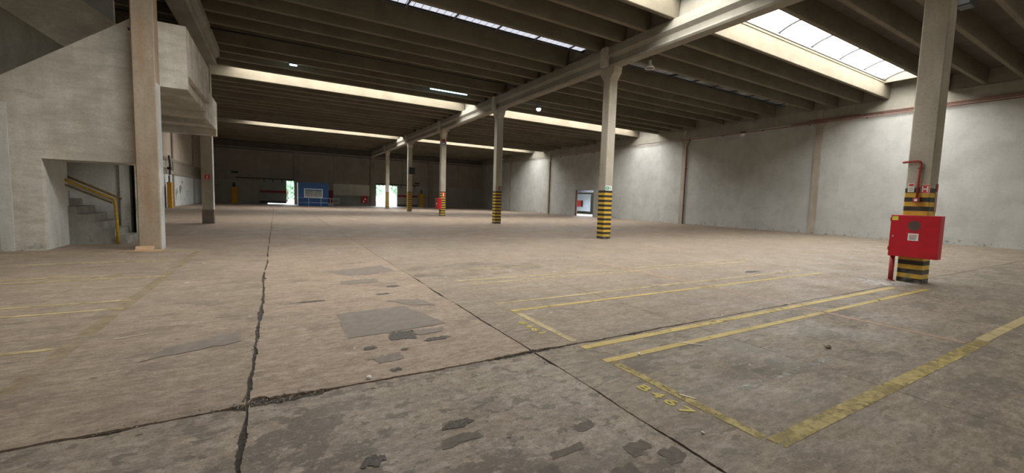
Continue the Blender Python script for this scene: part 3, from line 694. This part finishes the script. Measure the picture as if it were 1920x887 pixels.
def lamp(label, loc, lit, r=.2, drop=.5):
    X, Y, Z = loc
    t = thing('high_bay_lamp', label, 'lamp', loc)
    G().lathe([(.03, .34), (.06, .30), (.075, .16), (r*.7, .10), (r, 0), (r*.95, 0), (r*.6, .09), (.05, .12)], loc).build('reflector', 'white' if not lit else 'steel', t, True)
    G().lathe([(.02, -.14), (.07, -.125), (.115, -.08), (r*.86, .0), (r*.86, .02), (.02, .1)] if lit else [(.02, -.03), (.07, -.025), (r*.86, .012), (r*.86, .02), (.02, .1)], loc, 16).build('lens', 'lamp' if lit else 'glass', t, True)
    G().tube([(X, Y, Z+.33), (X, Y, Z+.33+drop)], .012, 6).build('drop_rod', 'black', t)
lamp('lit high bay lamp hanging under the ribs behind the second column', (14.02, 22.455, 7.18), True, .16, .16)
lamp('unlit white high bay lamp above the right cable tray', (13.11, 12.555, 7.0), False, .2, .34)
lamp('unlit white high bay lamp near the far roof beam', (26.2, 51.03, 6.9), False, .4, .44)
tl = thing('tube_light', 'lit bluish tube light below the roof ribs', 'tube light', (8.9, 24.1, 7.62))
G().bbox(7.50, 9.80, 23.645, 23.745, 7.63, 7.675, .01).build('housing', 'steel_d', tl); G().tube([(7.54, 23.695, 7.605), (9.76, 23.695, 7.605)], .03, 10).build('tube', 'tube', tl, True)
bl = thing('bulkhead_light', 'small lit bulkhead lamp under the roof near the landing', 'lamp', (.8, 24.05, 7.62))
G().bbox(.62, .98, 23.62, 23.77, 7.63, 7.675, .01).build('housing', 'steel_d', bl); G().bbox(.65, .95, 23.64, 23.75, 7.59, 7.63, .015).build('lens', 'lamp', bl)
wp = thing('wall_pipes', 'rust red pipes running along the top of the white wall', 'pipes', (XR-.1, 20, 6.9))
for q, (z, a, b) in enumerate([(6.86, YB+.3, YF-.5), (6.95, YB+.3, 15), (7.05, YB+.3, 14)]):
    G().tube([(XR-.14, a, z), (XR-.14, (a+b)/2, z), (XR-.14, b, z)], .024, 8).build('pipe', 'copper', wp, True)
for k in range(-4, 20): G().box(XR-.17, XR+.0, 3.0*k+1.9, 3.0*k+1.94, 6.80, 6.84).build('clip', 'steel_d', wp)
for k in (2, 3, 4):
    yk = Y0+k*SP-.26
    dp = thing('drain_pipe', 'thin rust brown downpipe beside the pilaster '+{2: 'right of the open side doorway', 3: 'nearest the open side doorway', 4: 'beyond the open side doorway'}[k], 'pipe', (XR-.15, yk, 0), 'downpipes beside the wall pilasters')
    G().tube([(XR-.15, yk, 0), (XR-.15, yk, 6.3), (XR-.15, yk-.35, 6.75)], .04, 8).build('tube', 'copper', dp, True)
    for z in (1.5, 4.5): G().box(XR-.19, XR-.002, yk-.05, yk+.05, z, z+.04).build('clip', 'steel_d', dp)
el = thing('emergency_lamp', 'small white twin-head emergency lamp below the wall beam', 'lamp', (XR-.1, 18.33, 6.8))
G().bbox(XR-.125, XR-.005, 18.18, 18.5, 6.62, 6.82, .015).build('case', 'white', el)
for s in (-.1, .1): G().lathe([(.02, 0), (.07, .01), (.08, .08), (.03, .12)], (XR-.1, 18.34+s, 6.84), 12).build('head', 'black', el, True)

# ================================================================== THINGS NEAR THE WALLS
kb = thing('booth', 'blue panelled booth with white framed window by the end wall', 'booth', (3.8, 57.2, 0))
kx0, kx1, ky0, ky1, kz = 2.2, 5.47, 56.0, 58.6, 2.74
G().box(kx0+.02, kx1-.02, ky0+.03, ky1, .02, kz).build('body', 'blue', kb)
for a, b in ((kx0, 2.85), (4.80, kx1)): G().box(a+.01, b-.01, ky0, ky0+.03, .02, kz).build('panel', 'blue', kb)
G().box(2.85, 4.80, ky0, ky0+.03, .02, 1.06).build('panel', 'blue', kb); G().box(2.85, 4.80, ky0, ky0+.03, 2.06, kz).build('panel', 'blue', kb)
for a, b, c, d in ((2.85, 4.80, 1.04, 1.10), (2.85, 4.80, 2.0, 2.06), (2.85, 2.91, 1.1, 2.0), (4.74, 4.8, 1.1, 2.0)): G().box(a, b, ky0-.03, ky0+.02, c, d).build('window_frame', 'alu', kb)
G().box(2.91, 4.74, ky0+.005, ky0+.02, 1.1, 2.0).build('window_pane', 'glass', kb)
G().box(2.91, 4.74, ky0-.002, ky0+.005, 1.86, 2.0).build('blind', 'blue', kb)
G().box(kx0-.04, kx0+.04, ky0-.03, ky0+.06, 0, kz).build('corner_post', 'alu', kb)
G().box(kx0-.02, kx1, ky0-.04, ky1, kz, kz+.05).build('roof_edge', 'blue', kb)
br = thing('barrier_rail', 'thin pale metal barrier in front of the blue booth', 'barrier', (4, 55.7, 0))
for z in (.42, .98): G().tube([(2.1, 55.7, z), (6.6, 55.7, z)], .016, 6).build('rail', 'steel', br, True)
for x in (2.12, 3.3, 4.6, 5.9, 6.58): G().tube([(x, 55.7, 0), (x, 55.7, 1.0)], .018, 6).build('post', 'steel', br, True)
rd = thing('door_4', 'dark red door with pale sill beside the blue booth', None, (6.43, YF-.02, 0)); rd['kind'] = 'structure'
G().box(6.17, 6.72, YF-.07, YF, .16, 2.05).build('leaf', 'maroon', rd); G().box(6.1, 6.8, YF-.09, YF, 0, .14).build('sill', 'white', rd)
G().box(6.36, 6.46, YF-.08, YF-.07, .35, .9).build('notice_label', 'white', rd)
def guard(loc, label, rz=0):
    t = thing('post_guard', label, 'guard', loc, None, rz)
    w_ = .31
    link('guard_plate', G().prism([(-w_, 0), (-w_, .28), (-w_+.03, .28), (-w_+.03, .03), (w_-.03, .03), (w_-.03, .28), (w_, .28), (w_, 0)], 'z', 0, 2.02).mesh('guard_plate', 'guard'), t)
    for x in (-.12, .05): link('conduit', G().tube([(x, .15, 0), (x, .15, 2.55)], .05, 8).mesh('conduit', 'steel_d', True), t)
    link('foot_plate', G().box(-.36, .36, -.04, .28, 0, .02).mesh('foot_plate', 'guard'), t)
guard((-4.36, YF-.33, 0), 'tall yellow conduit guard left of the grey sliding door')
guard((19.01, YF-.33, 0), 'tall yellow conduit guard right of the pale sliding door')
guard((XW+.45, 43.3, 0), 'tall yellow conduit guard on the white aisle wall', math.pi/2)
vl = thing('valve_pipe', 'dark valve pipe rising above the guard on the aisle wall', 'pipe', (XW+.33, 43.6, 2.1))
G().tube([(XW+.33, 43.3, 2.6), (XW+.33, 43.5, 3.4), (XW+.33, 43.2, 4.1)], .07, 8).build('tube', 'steel_d', vl, True)
G().box(XW+.22, XW+.45, 43.0, 43.5, 3.0, 3.2).build('valve', 'black', vl)
for (x, y, z, nm) in [(-4.3, YF, 3.75, 'above the yellow guard left of the sliding door'), (18.3, YF, 3.45, 'beside the yellow guard right of the sliding door')]:
    t = thing('wall_lamp', 'dark wall lamp '+nm, 'lamp', (x, y-.1, z)); G().bbox(x-.35, x+.35, y-.25, y, z, z+.18, .02).build('case', 'black', t); G().box(x-.3, x+.3, y-.2, y-.05, z-.02, z).build('lens', 'glass', t)

# outside the far doors
yd = tag(G().box(-30, 60, YF+.3, 130, -.3, -.01).build('ground_outside', 'asph'), 'pale concrete yard outside', kind='structure')
def tree(x, y, h, r, label):
    t = thing('tree', label, 'tree', (x, y, 0), 'trees in the yard')
    G().tube([(x, y, 0), (x+.1, y, h*.35), (x, y, h*.6)], .16, 8).build('trunk', 'bark', t, True)
    g = G(); rnd = random.Random(int(x*10)+3)
    for i in range(420):
        a = rnd.uniform(0, 6.283); c = rnd.uniform(-1, 1); q = r*rnd.uniform(.55, 1)
        p = Vector((x+q*math.cos(a)*math.sqrt(1-c*c), y+q*math.sin(a)*math.sqrt(1-c*c), h*.6+q*c*1.15))
        u_ = Vector((rnd.uniform(-1, 1), rnd.uniform(-1, 1), rnd.uniform(-1, 1))).normalized()*.42
        v_ = u_.orthogonal().normalized()*.25
        g.add([p-u_, p+v_, p+u_, p-v_], [(0, 1, 2, 3)])
    g.build('foliage', 'leafm', t)
tree(1.6, 82, 5.5, 2.6, 'leafy green tree seen through the narrow doorway')
tree(15.6, 84, 6, 2.4, 'leafy green tree seen right of the column in the wide doorway')
tree(22.0, 86, 6, 2.4, 'leafy green tree standing beyond the open sliding door')
gr = thing('yard_railing', 'low metal railing outside the wide doorway', 'railing', (13.2, 66, 0))
for z in (.5, 1.05): G().tube([(12.2, 66, z), (14.3, 66, z)], .03, 6).build('rail', 'steel_d', gr, True)
for x in (12.3, 13.3, 14.25): G().tube([(x, 66, 0), (x, 66, 1.05)], .03, 6).build('post', 'steel_d', gr, True)

# ================================================================== LITTER
cb = thing('cardboard', 'flattened cardboard lying at the foot of the tan column', 'cardboard', (-2.6, 12.98, 0))
G().prism([(-3.02, 12.86), (-2.42, 12.80), (-2.28, 12.95), (-2.33, 13.12), (-2.85, 13.10)], 'z', .003, .012).build('sheet', 'card', cb)
G().prism([(12.95, .012), (13.1, .03), (13.13, .10), (13.09, .10), (13.06, .04), (12.95, .018)], 'x', -2.83, -2.5).build('folded_flap', 'card', cb)
def stick(x0, y0, x1, y1, r, label, mat='wood'):
    d = Vector((x1-x0, y1-y0, 0)).normalized(); q = Vector((-d.y, d.x, 0))*r*1.1
    a, b = Vector((x0, y0, .001)), Vector((x1, y1, .001)); u_ = Vector((0, 0, r*.7))
    v = [a-q, a+q, b+q*.5, b-q*.7, a-q+u_, a+q+u_, b+q*.5+u_, b-q*.7+u_]
    o = G().add(v, [(0, 1, 2, 3), (4, 5, 6, 7), (0, 1, 5, 4), (1, 2, 6, 5), (2, 3, 7, 6), (3, 0, 4, 7)]).build('wood_splinter', mat); tag(o, label, 'splinter')
stick(3.69, 2.90, 3.84, 2.72, .012, 'pale wood splinter lying across a yellow line')
stick(2.665, 2.06, 2.715, 1.95, .011, 'short pale splinter on the worn line beside the lettering')
stick(-1.35, 5.42, -1.12, 5.50, .008, 'pale splinter on the bare floor left of the joint')
stick(-.215, 3.42, -.20, 3.52, .007, 'dark twig standing out of the floor crack', 'bark')
def chip(x, y, r, label, mat='stone', seed=1, flat=.6):
    rnd = random.Random(seed); bm = bmesh.new(); bmesh.ops.create_icosphere(bm, subdivisions=2, radius=r)
    for v in bm.verts:
        v.co *= 1+.35*noise.noise(v.co/r*1.1+Vector((seed, 0, 0))); v.co.z *= flat
    zmin = min(v.co.z for v in bm.verts)
    m = bpy.data.meshes.new('chip'); 
    for v in bm.verts: v.co.z -= zmin
    bm.to_mesh(m); bm.free(); m.materials.append(M[mat])
    return tag(link('rubble_chip' if mat == 'stone' else 'plastic_scrap', m, None, (x, y, 0)), label, 'rubble' if mat == 'stone' else 'scrap')
chip(5.04, 2.07, .035, 'tan stone chip lying inside the yellow bay', seed=2)
chip(3.02, 2.83, .02, 'white scrap beside the yellow line', 'white', 4)
chip(.62, 3.43, .022, 'white scrap in the floor crack', 'white', 5)
chip(2.35, 1.62, .012, 'tiny white scrap on the dark floor by the crack', 'white', 6)
fbm = G().add([(9.15, 5.52, .006), (9.45, 5.44, .02), (9.78, 5.46, .006), (9.5, 5.50, .028), (9.28, 5.58, .006)], [(0, 1, 3, 4), (1, 2, 3)])
tag(fbm.build('plastic_scrap', 'black'), 'flat black scrap lying beyond the yellow lines', 'scrap')
# loose crumbs along the cracks: nobody could count them
g = G(); rnd = random.Random(11)
for i in range(520):
    if i < 300: x = rnd.uniform(-1.2, 4) if i > 120 else rnd.gauss(.05, .16); y = Y0+rnd.gauss(0, .035)
    elif i < 430: x = -.19+rnd.gauss(0, .03); y = rnd.uniform(2.2, 9)
    else: x = 2.13+rnd.gauss(0, .04); y = rnd.uniform(1.4, 6)
    s = rnd.uniform(.003, .011); a = rnd.uniform(0, 3.1); z = .001
    c, d = math.cos(a)*s, math.sin(a)*s
    g.add([(x-c, y-d, z), (x+d*.6, y-c*.6, z), (x+c, y+d, z), (x-d*.6, y+c*.6, z), (x, y, z+s*.8)], [(0, 1, 4), (1, 2, 4), (2, 3, 4), (3, 0, 4)])
o = g.build('crack_rubble', 'stone'); tag(o, 'loose crumbs of concrete scattered along the floor cracks', 'rubble', kind='stuff')
g = G(); rnd = random.Random(12)
for i in range(260):
    d_ = rnd.uniform(4, 40); a = rnd.uniform(-.2, 1.1); x = d_*math.sin(a); y = d_*math.cos(a)
    if not (-2 < x < XR-1 and y < YF-1): continue
    s = rnd.uniform(.008, .03)*(.5+d_/22); t_ = rnd.uniform(0, 3.1); c, e = math.cos(t_)*s*1.6, math.sin(t_)*s*.8
    g.add([(x-c, y-e, .002), (x+e*.5, y-c*.4, .004), (x+c, y+e, .002), (x-e*.5, y+c*.4, .006)], [(0, 1, 2, 3)])
o = g.build('scattered_scraps', 'white'); tag(o, 'tiny pale scraps of paper and paint scattered over the floor', 'litter', kind='stuff')
